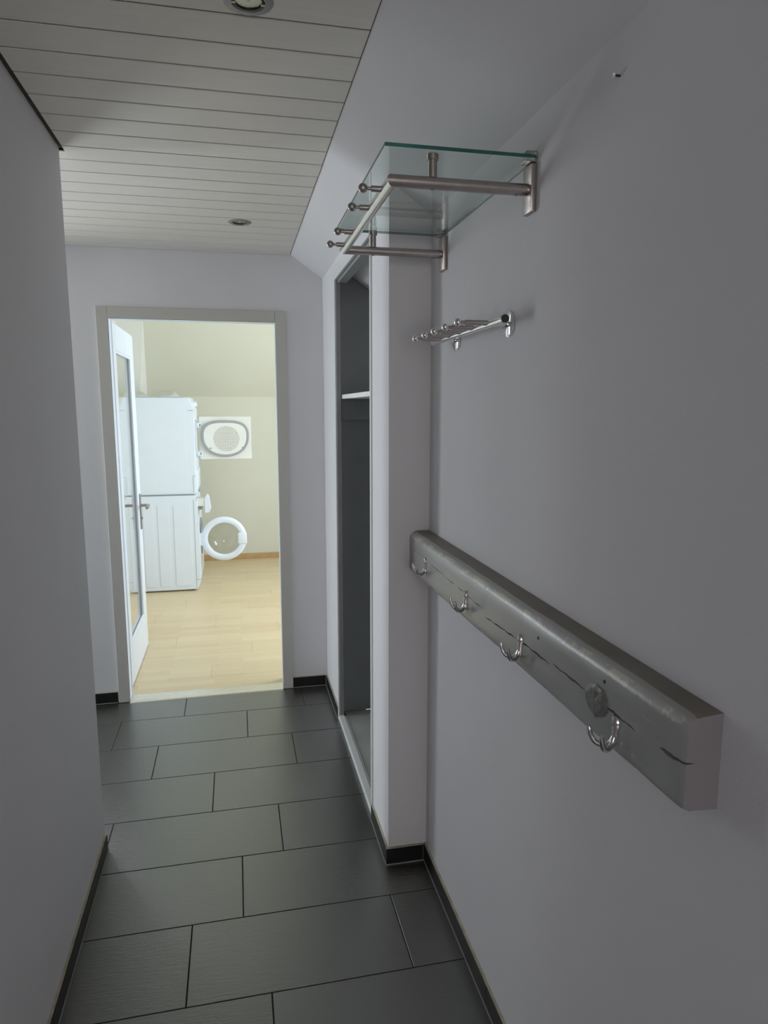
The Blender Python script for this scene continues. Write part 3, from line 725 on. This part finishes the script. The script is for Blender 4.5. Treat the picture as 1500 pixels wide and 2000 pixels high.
def ringmesh(y_out, y_in, layers):
    b = BM(); rg = []
    for (g, y) in layers: rg.append([b.verts.new((x, y, z)) for (x, z) in oval(-.088, 1.320, .214, .146, .188, 56, g)])
    for a, c in zip(rg, rg[1:]):
        for k in range(56): b.faces.new((a[k], a[(k+1) % 56], c[(k+1) % 56], c[k]))
    return b
b = ringmesh(0, 0, [(0, DYY+.002), (.001, DYY-.024), (.005, DYY-.032), (.018, DYY-.032), (.023, DYY-.026), (.023, DYY+.002)]); link('door_seal', b, 'seal_grey', ddr, True)
b = BM(); extrude(b, oval(-.088, 1.320, .214, .146, .188, 56, .022), 'y', DYY-.028, DYY+.001); ip = link('inner_panel', b, 'appliance_inner', ddr)
b = BM(); lathe(b, (-.078, DYY-.027, 1.298), (0, -1, 0), [(0, .118), (.0025, .117), (.0030, 0)], 20); link('perforated_grille', b, 'perforated', ip)
for (sx_, sz_) in ((-.224, 1.213), (.066, 1.216)):
    b = BM(); box(b, sx_-.008, sx_+.008, DYY-.0305, DYY-.027, sz_-.005, sz_+.005, .001); link('slot', b, 'gap_grey', ip)
for hz in (1.422, 1.164):
    b = BM(); box(b, -.339, -.296, DYY-.008, DYY+.004, hz-.022, hz+.022, .003); h_ = link('hinge', b, 'appliance_plastic', ddr)
    b = BM(); box(b, -.318, -.306, DYY-.0095, DYY-.007, hz-.011, hz+.011); link('hinge_pin', b, 'gap_grey', h_)

# folded plastic sheet lying on the dryer
b = BM(); nx, ny = 22, 12; g2 = []
rr2 = random.Random(11)
def sheet_h(u, v):
    return .024 + .026*math.sin(u*9+v*3) * math.exp(-((u-.55)**2)*4) + .075*math.exp(-((u+.02)/.16)**2)*(.6+.4*math.sin(v*7)) + .012*math.sin(u*23+v*9)
for layer in (0, 1):
    rows_ = []
    for i in range(nx + 1):
        row = []
        for j in range(ny + 1):
            u, v = i/nx, j/ny
            h = sheet_h(u, v) if layer else sheet_h(u, v) * .12
            ed = min(1, 6*min(u+.08, 1-u, v+.05, 1-v+.05))
            x = -.885 + .455*u + .012*math.sin(v*11); yv = 6.03 + .42*v + .01*math.sin(u*14)
            row.append(b.verts.new((x, yv, 1.6655 + max(.0005*(layer+1), h*max(.12, ed)) + (.004 if layer else 0))))
        rows_.append(row)
    for i in range(nx):
        for j in range(ny): b.faces.new((rows_[i][j], rows_[i+1][j], rows_[i+1][j+1], rows_[i][j+1]))
    g2.append(rows_)
per = [(i, 0) for i in range(nx)] + [(nx, j) for j in range(ny)] + [(i, ny) for i in range(nx, 0, -1)] + [(0, j) for j in range(ny, 0, -1)]
for (a, c) in zip(per, per[1:] + per[:1]): b.faces.new((g2[0][a[0]][a[1]], g2[0][c[0]][c[1]], g2[1][c[0]][c[1]], g2[1][a[0]][a[1]]))
tag(link('plastic_sheet', b, 'milky_plastic', None, True, origin=(-.66, 6.24, 1.665)), 'loosely folded milky plastic sheet lying on top of the dryer', 'plastic sheet')
